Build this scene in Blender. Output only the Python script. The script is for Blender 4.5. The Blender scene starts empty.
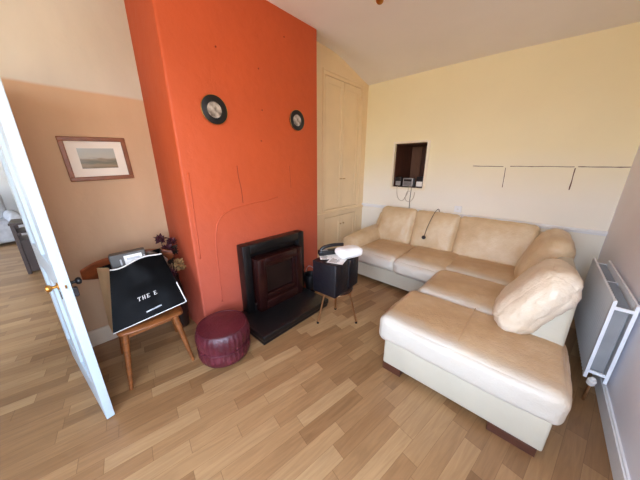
import bpy, bmesh, math, random
from mathutils import Vector, Matrix, noise, Euler
random.seed(7)
S = bpy.context.scene
COL = S.collection

# ------------------------------------------------------------------ helpers
def lin(r, g, b):
    def c(v):
        v /= 255.0
        return v/12.92 if v <= 0.04045 else ((v+0.055)/1.055)**2.4
    return (c(r), c(g), c(b), 1)

def new_mat(name):
    m = bpy.data.materials.new(name); m.use_nodes = True
    nt = m.node_tree
    return m, nt, nt.nodes['Principled BSDF']

def simple(name, col, rough=0.6, metal=0.0, var=0.0, vscale=6, bump=0.0, bscale=60, stretch=(1,1,1), col2=None, spec=None, detail=4, coat=0):
    """procedural material: base colour broken up by noise, fine bump"""
    m, nt, b = new_mat(name)
    b.inputs['Roughness'].default_value = rough
    b.inputs['Metallic'].default_value = metal
    if spec is not None: b.inputs['Specular IOR Level'].default_value = spec
    if coat: b.inputs['Coat Weight'].default_value = coat
    tc = nt.nodes.new('ShaderNodeTexCoord')
    mp = nt.nodes.new('ShaderNodeMapping'); mp.inputs['Scale'].default_value = stretch
    nt.links.new(tc.outputs['Object'], mp.inputs['Vector'])
    n = nt.nodes.new('ShaderNodeTexNoise'); n.inputs['Scale'].default_value = vscale; n.inputs['Detail'].default_value = detail
    nt.links.new(mp.outputs[0], n.inputs['Vector'])
    r = nt.nodes.new('ShaderNodeValToRGB')
    c2 = col2 or tuple(max(0, x*(1-var)) for x in col[:3])+(1,)
    r.color_ramp.elements[0].position = 0.35; r.color_ramp.elements[1].position = 0.65
    r.color_ramp.elements[0].color = c2; r.color_ramp.elements[1].color = col
    nt.links.new(n.outputs['Fac'], r.inputs['Fac']); nt.links.new(r.outputs[0], b.inputs['Base Color'])
    if bump:
        n2 = nt.nodes.new('ShaderNodeTexNoise'); n2.inputs['Scale'].default_value = bscale; n2.inputs['Detail'].default_value = 4
        nt.links.new(mp.outputs[0], n2.inputs['Vector'])
        bp = nt.nodes.new('ShaderNodeBump'); bp.inputs['Strength'].default_value = bump; bp.inputs['Distance'].default_value = 0.01
        nt.links.new(n2.outputs['Fac'], bp.inputs['Height']); nt.links.new(bp.outputs[0], b.inputs['Normal'])
    return m

def tag(o, label=None, cat=None, group=None, kind=None):
    if label: o['label'] = label
    if cat: o['category'] = cat
    if group: o['group'] = group
    if kind: o['kind'] = kind
    return o

def finish(name, bm, mat, parent=None, smooth=False, loc=None, rot=None, angle=None, mats=None):
    bmesh.ops.recalc_face_normals(bm, faces=bm.faces)
    me = bpy.data.meshes.new(name); bm.to_mesh(me); bm.free()
    for mm in (mats or [mat]): me.materials.append(mm)
    if smooth:
        for p in me.polygons: p.use_smooth = True
        if angle is not None:
            me.set_sharp_from_angle(angle=math.radians(angle))
    o = bpy.data.objects.new(name, me); COL.objects.link(o)
    if loc is not None: o.location = loc
    if rot is not None: o.rotation_euler = rot
    if parent: o.parent = parent
    return o

def thing(name, label, cat, loc=(0,0,0), rotz=0, group=None):
    o = bpy.data.objects.new(name, None); COL.objects.link(o)
    o.empty_display_size = 0.1
    o.location = loc; o.rotation_euler = (0,0,rotz)
    return tag(o, label, cat, group)

def box(bm, lo, hi, bevel=0.0, seg=2, M=None):
    r = bmesh.ops.create_cube(bm, size=1)
    vs = r['verts']
    c = [(lo[i]+hi[i])/2 for i in range(3)]; s = [abs(hi[i]-lo[i]) for i in range(3)]
    for v in vs:
        v.co = Vector((c[0]+v.co.x*s[0], c[1]+v.co.y*s[1], c[2]+v.co.z*s[2]))
    if bevel:
        es = list({e for v in vs for e in v.link_edges})
        rr = bmesh.ops.bevel(bm, geom=es, offset=bevel, segments=seg, affect='EDGES', profile=0.5)
        vs = list({v for f in rr['faces'] for v in f.verts} | {v for v in vs if v.is_valid})
    if M is not None:
        for v in vs: v.co = M @ v.co
    return vs

def hexa(bm, pts, bevel=0.0, seg=2):
    """8 points: bottom 4 ccw, top 4 ccw"""
    v = [bm.verts.new(p) for p in pts]
    fs = [(0,3,2,1),(4,5,6,7),(0,1,5,4),(1,2,6,5),(2,3,7,6),(3,0,4,7)]
    for f in fs: bm.faces.new([v[i] for i in f])
    if bevel:
        es = list({e for x in v for e in x.link_edges})
        bmesh.ops.bevel(bm, geom=es, offset=bevel, segments=seg, affect='EDGES', profile=0.5)

def tube(bm, pts, rads, seg=10, cap=True):
    pts = [Vector(p) for p in pts]
    if not isinstance(rads, (list, tuple)): rads = [rads]*len(pts)
    rings = []; up = None
    for i, p in enumerate(pts):
        d = (pts[min(i+1, len(pts)-1)]-pts[max(i-1, 0)]).normalized()
        if up is None:
            up = Vector((0,0,1)) if abs(d.z) < 0.9 else Vector((1,0,0))
        a = d.cross(up).normalized(); b = a.cross(d).normalized(); up = b
        rings.append([bm.verts.new(p+(a*math.cos(t)+b*math.sin(t))*rads[i]) for t in [2*math.pi*k/seg for k in range(seg)]])
    for r0, r1 in zip(rings, rings[1:]):
        for k in range(seg):
            bm.faces.new((r0[k], r0[(k+1)%seg], r1[(k+1)%seg], r1[k]))
    if cap:
        bm.faces.new(rings[0][::-1]); bm.faces.new(rings[-1])

def catmull(pts, n=8):
    pts = [Vector(p) for p in pts]; out = []
    P = [pts[0]]+pts+[pts[-1]]
    for i in range(1, len(P)-2):
        for k in range(n):
            t = k/n
            out.append(0.5*((2*P[i])+(-P[i-1]+P[i+1])*t+(2*P[i-1]-5*P[i]+4*P[i+1]-P[i+2])*t*t+(-P[i-1]+3*P[i]-3*P[i+1]+P[i+2])*t**3))
    out.append(pts[-1]); return out

def lathe(bm, prof, seg=48, mod=None, M=None):
    rings = []
    for (r, z) in prof:
        ring = []
        for k in range(seg):
            t = 2*math.pi*k/seg
            rr = r if mod is None else mod(r, z, t)
            p = Vector((rr*math.cos(t), rr*math.sin(t), z))
            ring.append(bm.verts.new(M @ p if M is not None else p))
        rings.append(ring)
    for r0, r1 in zip(rings, rings[1:]):
        for k in range(seg):
            bm.faces.new((r0[k], r0[(k+1)%seg], r1[(k+1)%seg], r1[k]))
    bm.faces.new(rings[0][::-1]); bm.faces.new(rings[-1])

def grid_box(bm, cuts):
    bmesh.ops.create_cube(bm, size=2)
    bmesh.ops.subdivide_edges(bm, edges=bm.edges[:], cuts=cuts, use_grid_fill=True)

def cushion(name, size, r, mat, parent, loc, rot=(0,0,0), puff=(0,0,0.02), wr=0.004, seed=0, cuts=22, dip=0.0, wscale=6, shape=None, wstretch=(1,1,1)):
    """soft upholstered block: rounded box swelling in the middle with irregular creases"""
    bm = bmesh.new(); grid_box(bm, cuts)
    a, b, c = size[0]/2, size[1]/2, size[2]/2
    for v in bm.verts:
        u, w, t = (math.sin(q*math.pi/2) for q in v.co)
        p = Vector((u*a, w*b, t*c))
        rr = (min(r, a*.98), min(r, b*.98), min(r, c*.98))
        inn = Vector((max(-a+rr[0], min(a-rr[0], p.x)), max(-b+rr[1], min(b-rr[1], p.y)), max(-c+rr[2], min(c-rr[2], p.z))))
        d = Vector(((p.x-inn.x)/rr[0], (p.y-inn.y)/rr[1], (p.z-inn.z)/rr[2]))
        if d.length > 0:
            l = d.length; m_ = max(abs(d.x), abs(d.y), abs(d.z))
            d = d.normalized()
            p = inn+Vector((d.x*rr[0], d.y*rr[1], d.z*rr[2]))
        U, W, T = 1-u*u, 1-w*w, 1-t*t
        p.x += math.copysign(puff[0]*W*T, u) if abs(u) > .3 else puff[0]*W*T*u/.3
        p.y += math.copysign(puff[1]*U*T, w) if abs(w) > .3 else puff[1]*U*T*w/.3
        p.z += (puff[2]*(U*W)**.6)*(1 if t > 0 else -.3)*min(1, abs(t)/.3)
        if t > 0: p.z -= dip*(U*W)**2
        if shape: p = shape(p, u, w, t)
        q = Vector((p.x*wstretch[0], p.y*wstretch[1], p.z*wstretch[2]))*wscale+Vector((seed*3.1, seed*1.7, seed))
        n1 = noise.noise(q); n2 = 1-abs(noise.noise(q*2.1+Vector((5, 3, 1))))*2.2
        nd = Vector((u**3/a, w**3/b, t**3/c)); nd = nd.normalized() if nd.length else Vector((0,0,1))
        p += nd*(wr*1.6*n1+wr*.8*n2)
        v.co = p
    return finish(name, bm, mat, parent, smooth=True, loc=loc, rot=rot)

# ------------------------------------------------------------------ materials
def mat_floor():
    m, nt, b = new_mat('oak_strip_vinyl'); N = nt.nodes; L = nt.links
    geo = N.new('ShaderNodeTexCoord')
    mp = N.new('ShaderNodeMapping'); mp.inputs['Rotation'].default_value = (0, 0, math.radians(9.5))
    L.new(geo.outputs['Object'], mp.inputs['Vector'])
    sx = N.new('ShaderNodeSeparateXYZ'); L.new(mp.outputs[0], sx.inputs[0])
    def M(op, a, bb=None, v=None):
        n = N.new('ShaderNodeMath'); n.operation = op
        if hasattr(a, 'links'): L.new(a, n.inputs[0])
        else: n.inputs[0].default_value = a
        if bb is not None:
            if hasattr(bb, 'links'): L.new(bb, n.inputs[1])
            else: n.inputs[1].default_value = bb
        return n.outputs[0]
    ac = M('DIVIDE', sx.outputs['X'], 0.088)
    row = M('FLOOR', ac)
    wn = N.new('ShaderNodeTexWhiteNoise'); wn.noise_dimensions = '1D'; L.new(row, wn.inputs['W'])
    al = M('ADD', M('DIVIDE', sx.outputs['Y'], 0.46), M('MULTIPLY', wn.outputs['Value'], 7.3))
    cell = M('FLOOR', al)
    cb = N.new('ShaderNodeCombineXYZ'); L.new(row, cb.inputs[0]); L.new(cell, cb.inputs[1])
    w2 = N.new('ShaderNodeTexWhiteNoise'); w2.noise_dimensions = '2D'; L.new(cb.outputs[0], w2.inputs['Vector'])
    ramp = N.new('ShaderNodeValToRGB'); e = ramp.color_ramp.elements
    e[0].color = lin(134, 100, 66); e[1].color = lin(170, 138, 99)
    for pos, c in ((.3, lin(147, 112, 76)), (.65, lin(159, 125, 87))):
        x = e.new(pos); x.color = c
    L.new(w2.outputs['Value'], ramp.inputs['Fac'])
    # grain
    mg = N.new('ShaderNodeMapping'); mg.inputs['Scale'].default_value = (38, 3.2, 1)
    L.new(mp.outputs[0], mg.inputs['Vector'])
    va = N.new('ShaderNodeVectorMath'); va.operation = 'ADD'; L.new(mg.outputs[0], va.inputs[0])
    vm = N.new('ShaderNodeVectorMath'); vm.operation = 'SCALE'; vm.inputs['Scale'].default_value = 31; L.new(w2.outputs['Color'], vm.inputs[0])
    L.new(vm.outputs[0], va.inputs[1])
    gn = N.new('ShaderNodeTexNoise'); gn.inputs['Scale'].default_value = 1.0; gn.inputs['Detail'].default_value = 6; gn.inputs['Distortion'].default_value = 1.4
    L.new(va.outputs[0], gn.inputs['Vector'])
    gr = N.new('ShaderNodeValToRGB'); gr.color_ramp.elements[0].position = .3; gr.color_ramp.elements[1].position = .7
    gr.color_ramp.elements[0].color = (.80, .76, .72, 1); gr.color_ramp.elements[1].color = (1.05, 1.03, 1.0, 1)
    L.new(gn.outputs['Fac'], gr.inputs['Fac'])
    mx = N.new('ShaderNodeMix'); mx.data_type = 'RGBA'; mx.blend_type = 'MULTIPLY'; mx.inputs['Factor'].default_value = 1
    L.new(ramp.outputs[0], mx.inputs['A']); L.new(gr.outputs[0], mx.inputs['B'])
    # joints
    fx = M('ABSOLUTE', M('SUBTRACT', M('FRACT', ac), 0.5)); fy = M('ABSOLUTE', M('SUBTRACT', M('FRACT', al), 0.5))
    gap = M('MAXIMUM', M('GREATER_THAN', fx, 0.488), M('GREATER_THAN', fy, 0.4965))
    mj = N.new('ShaderNodeMix'); mj.data_type = 'RGBA'; mj.blend_type = 'MULTIPLY'
    L.new(M('MULTIPLY', gap, 0.55), mj.inputs['Factor']); L.new(mx.outputs['Result'], mj.inputs['A']); mj.inputs['B'].default_value = (.45, .36, .28, 1)
    L.new(mj.outputs['Result'], b.inputs['Base Color'])
    b.inputs['Roughness'].default_value = .36
    bp = N.new('ShaderNodeBump'); bp.inputs['Strength'].default_value = .12; bp.inputs['Distance'].default_value = .003
    L.new(gn.outputs['Fac'], bp.inputs['Height']); L.new(bp.outputs[0], b.inputs['Normal'])
    return m

def mat_banded(name, zsplit, low, high, rough=.85, var=.06, soft=.01, axis_noise=.015, streak=0.0, bump=.15):
    """painted wall, two colours blended at a height"""
    m, nt, b = new_mat(name); N = nt.nodes; L = nt.links
    tc = N.new('ShaderNodeTexCoord'); sx = N.new('ShaderNodeSeparateXYZ'); L.new(tc.outputs['Object'], sx.inputs[0])
    n = N.new('ShaderNodeTexNoise'); n.inputs['Scale'].default_value = 3; n.inputs['Detail'].default_value = 5; L.new(tc.outputs['Object'], n.inputs['Vector'])
    ad = N.new('ShaderNodeMath'); ad.operation = 'MULTIPLY_ADD'; L.new(n.outputs['Fac'], ad.inputs[0]); ad.inputs[1].default_value = axis_noise; L.new(sx.outputs['Z'], ad.inputs[2])
    mr = N.new('ShaderNodeMapRange'); mr.inputs['From Min'].default_value = zsplit-soft; mr.inputs['From Max'].default_value = zsplit+soft
    L.new(ad.outputs[0], mr.inputs['Value'])
    mx = N.new('ShaderNodeMix'); mx.data_type = 'RGBA'; L.new(mr.outputs[0], mx.inputs['Factor']); mx.inputs['A'].default_value = low; mx.inputs['B'].default_value = high
    r = N.new('ShaderNodeValToRGB'); r.color_ramp.elements[0].position = .3; r.color_ramp.elements[1].position = .7
    r.color_ramp.elements[0].color = (1-var, 1-var, 1-var, 1); r.color_ramp.elements[1].color = (1, 1, 1, 1)
    n3 = N.new('ShaderNodeTexNoise'); n3.inputs['Scale'].default_value = 2.2; n3.inputs['Detail'].default_value = 6
    mp = N.new('ShaderNodeMapping'); mp.inputs['Scale'].default_value = (1, 1, .35 if streak else 1); L.new(tc.outputs['Object'], mp.inputs['Vector']); L.new(mp.outputs[0], n3.inputs['Vector'])
    L.new(n3.outputs['Fac'], r.inputs['Fac'])
    mm = N.new('ShaderNodeMix'); mm.data_type = 'RGBA'; mm.blend_type = 'MULTIPLY'; mm.inputs['Factor'].default_value = 1
    L.new(mx.outputs['Result'], mm.inputs['A']); L.new(r.outputs[0], mm.inputs['B']); L.new(mm.outputs['Result'], b.inputs['Base Color'])
    b.inputs['Roughness'].default_value = rough
    n2 = N.new('ShaderNodeTexNoise'); n2.inputs['Scale'].default_value = 14; n2.inputs['Detail'].default_value = 5; L.new(tc.outputs['Object'], n2.inputs['Vector'])
    bp = N.new('ShaderNodeBump'); bp.inputs['Strength'].default_value = bump; bp.inputs['Distance'].default_value = .02
    L.new(n2.outputs['Fac'], bp.inputs['Height']); L.new(bp.outputs[0], b.inputs['Normal'])
    return m

def mat_leather(name, a, c, d, scale=3.2, pale=None):
    m, nt, b = new_mat(name); N = nt.nodes; L = nt.links
    tc = N.new('ShaderNodeTexCoord')
    n = N.new('ShaderNodeTexNoise'); n.inputs['Scale'].default_value = scale; n.inputs['Detail'].default_value = 6; n.inputs['Roughness'].default_value = .6
    L.new(tc.outputs['Object'], n.inputs['Vector'])
    r = N.new('ShaderNodeValToRGB'); e = r.color_ramp.elements
    e[0].position = .3; e[0].color = a; e[1].position = .72; e[1].color = d
    x = e.new(.5); x.color = c
    L.new(n.outputs['Fac'], r.inputs['Fac'])
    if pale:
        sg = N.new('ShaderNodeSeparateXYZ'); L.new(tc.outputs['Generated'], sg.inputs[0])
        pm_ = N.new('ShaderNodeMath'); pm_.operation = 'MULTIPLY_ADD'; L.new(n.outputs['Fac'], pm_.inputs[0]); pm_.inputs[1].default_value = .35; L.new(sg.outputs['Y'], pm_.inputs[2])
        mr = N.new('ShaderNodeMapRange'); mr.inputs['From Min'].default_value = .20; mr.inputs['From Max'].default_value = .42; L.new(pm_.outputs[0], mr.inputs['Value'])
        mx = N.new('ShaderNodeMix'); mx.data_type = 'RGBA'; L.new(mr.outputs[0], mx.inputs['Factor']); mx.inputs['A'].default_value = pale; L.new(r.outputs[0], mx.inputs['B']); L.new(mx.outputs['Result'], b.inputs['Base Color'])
    else: L.new(r.outputs[0], b.inputs['Base Color'])
    b.inputs['Roughness'].default_value = .38
    v = N.new('ShaderNodeTexVoronoi'); v.inputs['Scale'].default_value = 90; L.new(tc.outputs['Object'], v.inputs['Vector'])
    n2 = N.new('ShaderNodeTexNoise'); n2.inputs['Scale'].default_value = 16; n2.inputs['Detail'].default_value = 6; n2.inputs['Distortion'].default_value = 1.2; L.new(tc.outputs['Object'], n2.inputs['Vector'])
    ad = N.new('ShaderNodeMath'); ad.operation = 'MULTIPLY_ADD'; L.new(n2.outputs['Fac'], ad.inputs[0]); ad.inputs[1].default_value = 3.0; L.new(v.outputs['Distance'], ad.inputs[2])
    bp = N.new('ShaderNodeBump'); bp.inputs['Strength'].default_value = .35; bp.inputs['Distance'].default_value = .004
    L.new(ad.outputs[0], bp.inputs['Height']); L.new(bp.outputs[0], b.inputs['Normal'])
    return m

M_floor = mat_floor()
M_back = mat_banded('cream_wall_lit_below', 1.45, lin(245, 240, 226), lin(247, 237, 198), var=.03, soft=.3, axis_noise=.1)  # wall is one cream; whiter lower part has window light painted in
M_left = mat_banded('tan_wall_paint', 2.03, lin(210, 174, 138), lin(212, 203, 186), var=.2, streak=1)
M_orange = mat_banded('orange_wall_paint', .95, lin(174, 80, 60), lin(192, 80, 36), soft=.55, axis_noise=.3, var=.09, rough=.6, bump=.25)
M_right = simple('grey_white_wall_paint', lin(240, 239, 246), .85, var=.04, vscale=2, bump=.15, bscale=18)
M_ceil = simple('ceiling_paint', lin(240, 236, 230), .9, var=.04, vscale=1.5, bump=.1, bscale=12)
M_cup = simple('cream_gloss_paint', lin(240, 215, 174), .45, var=.06, vscale=3, bump=.08, bscale=25)
M_skirt2 = simple('cream_architrave_paint', lin(246, 236, 212), .5, var=.05)
M_cupline = simple('aged_paint_edge', lin(190, 150, 95), .6, var=.2)
M_white = simple('white_gloss_paint', lin(242, 243, 244), .35, var=.04, vscale=4, bump=.05)
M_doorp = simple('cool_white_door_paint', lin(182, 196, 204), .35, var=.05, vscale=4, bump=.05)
M_skirt = simple('cream_skirting_paint', lin(222, 205, 180), .5, var=.1, vscale=5)
M_mark = simple('bare_plaster_scar', lin(120, 88, 72), .9, var=.45, vscale=40)
M_crack = simple('crack_shadow_brown', lin(130, 52, 26), .9, var=.3, vscale=30)
M_leather = mat_leather('tan_leather', lin(196, 168, 128), lin(210, 184, 146), lin(224, 206, 174))
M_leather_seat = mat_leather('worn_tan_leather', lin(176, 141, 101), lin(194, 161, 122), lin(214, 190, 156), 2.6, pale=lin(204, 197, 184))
M_leather_pale = mat_leather('pale_leather', lin(216, 198, 172), lin(226, 211, 188), lin(234, 224, 208), 3.5)
M_base = simple('cream_leather_panel', lin(194, 187, 168), .5, var=.07, vscale=4, bump=.1, bscale=60)
M_foot = simple('dark_wood_foot', lin(84, 46, 30), .45, var=.3, vscale=20, stretch=(1, 8, 8))
M_seam = simple('tan_stitching', lin(196, 164, 126), .6, var=.1)
M_black = simple('black_cast_iron', lin(12, 10, 11), .36, var=.3, vscale=12, bump=.15, bscale=90)
M_slate = simple('black_slate', lin(22, 20, 21), .3, var=.35, vscale=9, bump=.1, bscale=40)
M_maroonmetal = simple('oxblood_enamel', lin(40, 14, 12), .26, var=.3, vscale=10)
M_dark = simple('dark_void_brown', lin(30, 15, 12), .4, var=.3)
M_rad = simple('white_enamel', lin(240, 244, 250), .3, var=.03)
M_radin = simple('grey_convector_steel', lin(150, 152, 155), .5, var=.15)
M_brass = simple('brass', lin(190, 140, 70), .28, metal=1, var=.2, vscale=25)
M_copper = simple('aged_copper_tube', lin(196, 152, 112), .32, metal=1, var=.2, vscale=25)
M_blackpl = simple('black_plastic', lin(20, 20, 24), .4, var=.2)
M_greypl = simple('grey_plastic', lin(70, 66, 62), .45, var=.15)
M_silver = simple('silver_plastic', lin(170, 170, 172), .35, var=.15, metal=.3)
M_paper = simple('white_paper', lin(232, 230, 226), .8, var=.05)
M_print = simple('black_print', lin(50, 48, 52), .8, var=.1)
M_brownpaper = simple('brown_kraft_paper', lin(232, 194, 146), .8, var=.1, vscale=12, bump=.1)
M_blackgloss = simple('black_coated_paper', lin(8, 7, 9), .5, var=.3, vscale=5, bump=.3, bscale=7, spec=.15)
M_chair = simple('orange_brown_wood', lin(136, 80, 40), .38, var=.35, vscale=8, stretch=(1, 1, 6), detail=6)
M_rail = simple('mahogany_wood', lin(124, 62, 30), .35, var=.35, vscale=9, stretch=(4, 1, 4), detail=6)
M_frame = simple('walnut_frame', lin(140, 78, 36), .4, var=.3, vscale=14)
M_mount = simple('cream_mount_card', lin(238, 230, 216), .85, var=.04)
M_navy = simple('navy_leatherette', lin(12, 13, 22), .42, var=.35, vscale=10, bump=.35, bscale=35)
M_burg = mat_leather('burgundy_leather', lin(64, 17, 28), lin(80, 24, 34), lin(104, 42, 52), 6)
M_petal = simple('dark_plum_petal', lin(70, 20, 34), .7, var=.4, vscale=30)
M_gold = simple('dried_straw_petal', lin(170, 132, 84), .8, var=.4, vscale=40)
M_stem = simple('dark_stem', lin(52, 40, 26), .8, var=.3)
M_pot = simple('dark_glazed_pot', lin(40, 26, 22), .3, var=.3)
M_hatch = simple('dark_brown_panel', lin(96, 56, 40), .5, var=.3, vscale=6, stretch=(6, 6, 1))
M_hatch2 = simple('brown_curtain', lin(124, 84, 62), .7, var=.2, vscale=8, stretch=(8, 8, 1))
M_wire_w = simple('pale_cable', lin(200, 190, 172), .5, var=.1)
M_clear = simple('crumpled_clear_film', lin(120, 116, 108), .2, var=.4, vscale=18, bump=.6, bscale=25)
M_darkwood = simple('very_dark_wood', lin(46, 30, 24), .4, var=.3)
M_greyfab = simple('pale_grey_fabric', lin(176, 176, 178), .9, var=.2, vscale=12)
M_hall = simple('hall_wall_paint', lin(214, 214, 212), .85, var=.05)
M_carpet = simple('hall_grey_surface', lin(150, 150, 152), .8, var=.1)

# ------------------------------------------------------------------ room
XR, YB, XC, XL, XCUP, ZC = .563, 3.70, -2.02, -2.62, -2.35, 2.82
CY0, CY1 = .67, 2.165
YF = -1.35
bm = bmesh.new(); box(bm, (-9.2, -3.2, -.08), (XR+.15, YB+.6, 0)); tag(finish('floor', bm, M_floor), kind='structure')

def sst(t): t = max(0, min(1, t)); return t*t*(3-2*t)
def ceil_z(x, y):
    z = ZC-.12*max(0, (y-2.4)/1.32)**2.2
    return z+.006*noise.noise(Vector((x*1.3, y*1.3, 0)))-(.035*max(0, (x+.6)/1.16)*max(0, (y-2.4)/1.3))+.10*sst((-2.04-x)/.25)*(1-sst((y-2.7)/1.0))*sst((y-1.6)/.4)
# ceiling, flat then rolling down in a cove to the back wall
bm = bmesh.new()
prof = [(YF-.15, ZC), (1.0, ZC), (1.6, ZC), (1.8, ZC), (2.0, ZC), (2.2, ZC), (2.4, ZC)]
for k in range(1, 13):
    t = k/12; prof.append((2.4+1.32*t, ZC-.12*t**2.2))
xs = [XL-.16+i*(XR+.15-XL+.16)/24 for i in range(25)]
rows = []
for (y, z) in prof:
    rows.append([bm.verts.new((x, y, ceil_z(x, y))) for x in xs])
for a, b_ in zip(rows, rows[1:]):
    for i in range(len(xs)-1): bm.faces.new((a[i], a[i+1], b_[i+1], b_[i]))
top = bmesh.ops.extrude_face_region(bm, geom=bm.faces[:])
for v in top['geom']:
    if isinstance(v, bmesh.types.BMVert): v.co.z = ZC+.22
tag(finish('ceiling', bm, M_ceil, smooth=True, angle=40), kind='structure')

# back wall with the serving hatch opening
HX0, HX1, HZ0, HZ1 = -1.81, -1.33, 1.18, 1.82
bm = bmesh.new()
T = .3
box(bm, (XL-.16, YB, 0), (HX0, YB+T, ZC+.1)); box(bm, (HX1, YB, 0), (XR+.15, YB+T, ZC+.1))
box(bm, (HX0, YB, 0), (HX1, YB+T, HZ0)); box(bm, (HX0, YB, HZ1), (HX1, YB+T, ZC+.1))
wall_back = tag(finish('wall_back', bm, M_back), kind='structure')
# scars left by a removed shelf
def scar(pts, w, name='shelf_scar'):
    bm = bmesh.new(); prev = None
    for i in range(len(pts)-1):
        p, q = Vector(pts[i]), Vector(pts[i+1]); n = max(2, int((q-p).length/.03))
        d = (q-p).normalized(); s = Vector((-d.z, 0, d.x))
        prev = None
        for k in range(n+1):
            c = p+(q-p)*k/n; ww = w*(.55+.6*abs(noise.noise(c*23)))
            c = c+s*.003*noise.noise(c*9)
            cur = [bm.verts.new(c+s*ww), bm.verts.new(c-s*ww), bm.verts.new(c-s*ww+Vector((0, -.0015, 0))), bm.verts.new(c+s*ww+Vector((0, -.0015, 0)))]
            if prev:
                for a in range(4): bm.faces.new((prev[a], prev[(a+1)%4], cur[(a+1)%4], cur[a]))
            else: bm.faces.new(cur)
            prev = cur
        bm.faces.new(prev[::-1])
    return finish(name, bm, M_mark, wall_back)
scar([(-.73, YB, 1.497), (-.41, YB, 1.492)], .0045); scar([(-.345, YB, 1.494), (.19, YB, 1.49)], .0045); scar([(.215, YB, 1.49), (.562, YB, 1.486)], .0055)
scar([(-.384, YB, 1.478), (-.378, YB, 1.25)], .0045); scar([(.198, YB, 1.478), (.20, YB, 1.255)], .006)

# hatch: lining, architrave, dim room-side box behind
bm = bmesh.new()
D = YB+.62
box(bm, (HX0-.02, D, HZ0-.02), (HX1+.02, D+.02, HZ1+.02)); box(bm, (HX0-.02, YB+T, HZ0-.02), (HX0, D, HZ1+.02)); box(bm, (HX1, YB+T, HZ0-.02), (HX1+.02, D, HZ1+.02))
box(bm, (HX0-.02, YB+T, HZ0-.02), (HX1+.02, D, HZ0)); box(bm, (HX0-.02, YB+T, HZ1), (HX1+.02, D, HZ1+.02))
hb = tag(finish('trim_1', bm, M_hatch), kind='structure')
bm = bmesh.new(); box(bm, (HX0+.001, YB+.03, HZ0+.001), (HX0+.012, D-.001, HZ1-.001)); box(bm, (HX1-.012, YB+.03, HZ0+.001), (HX1-.001, D-.001, HZ1-.001))
box(bm, (HX0+.012, YB+.03, HZ1-.012), (HX1-.012, D-.001, HZ1-.001)); finish('lining', bm, M_hatch, hb)
bm = bmesh.new(); box(bm, (HX0+.013, YB+.03, HZ0), (HX1-.013, D-.001, HZ0+.012), .002); finish('sill', bm, M_darkwood, hb)
for x0, x1, mm in ((HX0+.02, HX0+.19, M_hatch2), (HX0+.2, HX1-.02, M_hatch)):
    bm = bmesh.new(); box(bm, (x0, D-.03, HZ0+.014), (x1, D-.002, HZ1-.014), .004); finish('shutter', bm, mm, hb)
bm = bmesh.new()
w = .04
box(bm, (HX1, YB-.018, HZ0-.03), (HX1+w, YB, HZ1+w*.5), .004); box(bm, (HX0-.03, YB-.018, HZ1), (HX1, YB, HZ1+.03), .004)
box(bm, (HX0-.03, YB-.018, HZ0-.03), (HX0, YB, HZ1), .004); box(bm, (HX0, YB-.024, HZ0-.03), (HX1, YB, HZ0-.001), .004)
tag(finish('trim_2', bm, M_skirt2), kind='structure')

# dado rail on the back wall
bm = bmesh.new(); box(bm, (XCUP, YB-.035, .832), (XR, YB, .866), .008, 3); box(bm, (XCUP, YB-.012, .815), (XR, YB, .834), .003)
tag(finish('trim_3', bm, M_white), kind='structure')

# right wall, front wall (with windows), left wall with doorway
WIN_F = (-.75, .50, .60, 2.45)     # unseen front window, placed and sized for the light: x0 x1 z0 z1
WIN_R = (-1.15, .25, .75, 2.3)      # unseen right window, sized for the side light: y0 y1 z0 z1
bm = bmesh.new()
y0, y1, z0, z1 = WIN_R
box(bm, (XR, YF-.15, 0), (XR+.15, y0, ZC+.1)); box(bm, (XR, y1, 0), (XR+.15, YB, ZC+.1)); box(bm, (XR, y0, 0), (XR+.15, y1, z0)); box(bm, (XR, y0, z1), (XR+.15, y1, ZC+.1))
tag(finish('wall_right', bm, M_right), kind='structure')
bm = bmesh.new()
x0, x1, z0, z1 = WIN_F
box(bm, (XL, YF-.15, 0), (x0, YF, ZC+.1)); box(bm, (x1, YF-.15, 0), (XR, YF, ZC+.1)); box(bm, (x0, YF-.15, 0), (x1, YF, z0)); box(bm, (x0, YF-.15, z1), (x1, YF, ZC+.1))
tag(finish('wall_front', bm, M_right), kind='structure')
DY0, DY1, DZ = -1.02, -.155, 2.0
bm = bmesh.new()
box(bm, (XL-.13, DY1, 0), (XL, YB, ZC+.1)); box(bm, (XL-.13, YF-.15, 0), (XL, DY0, ZC+.1)); box(bm, (XL-.13, DY0, DZ), (XL, DY1, ZC+.1))
tag(finish('wall_left', bm, M_left), kind='structure')

def window(name, axis, p, a0, a1, z0, z1, mull):
    bm = bmesh.new(); t = .05
    def B(lo_a, hi_a, lz, hz, d0=-.03, d1=.03):
        if axis == 'y': box(bm, (lo_a, p+d0, lz), (hi_a, p+d1, hz), .004)
        else: box(bm, (p+d0, lo_a, lz), (p+d1, hi_a, hz), .004)
    B(a0, a1, z0, z0+t); B(a0, a1, z1-t, z1); B(a0, a0+t, z0+t, z1-t); B(a1-t, a1, z0+t, z1-t)
    for k in range(1, mull):
        c = a0+(a1-a0)*k/mull; B(c-.02, c+.02, z0+t, z1-t)
    o = tag(finish(name, bm, M_white), kind='structure')
    bm = bmesh.new()
    if axis == 'y': box(bm, (a0+t, p-.003, z0+t), (a1-t, p+.003, z1-t))
    else: box(bm, (p-.003, a0+t, z0+t), (p+.003, a1-t, z1-t))
    finish('pane', bm, M_glass, o)
M_glass, nt, b = new_mat('window_glass')
nt.nodes.remove(b); tr = nt.nodes.new('ShaderNodeBsdfTransparent'); gl = nt.nodes.new('ShaderNodeBsdfGlossy'); gl.inputs['Roughness'].default_value = .02
mx = nt.nodes.new('ShaderNodeMixShader'); mx.inputs[0].default_value = .06
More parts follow.
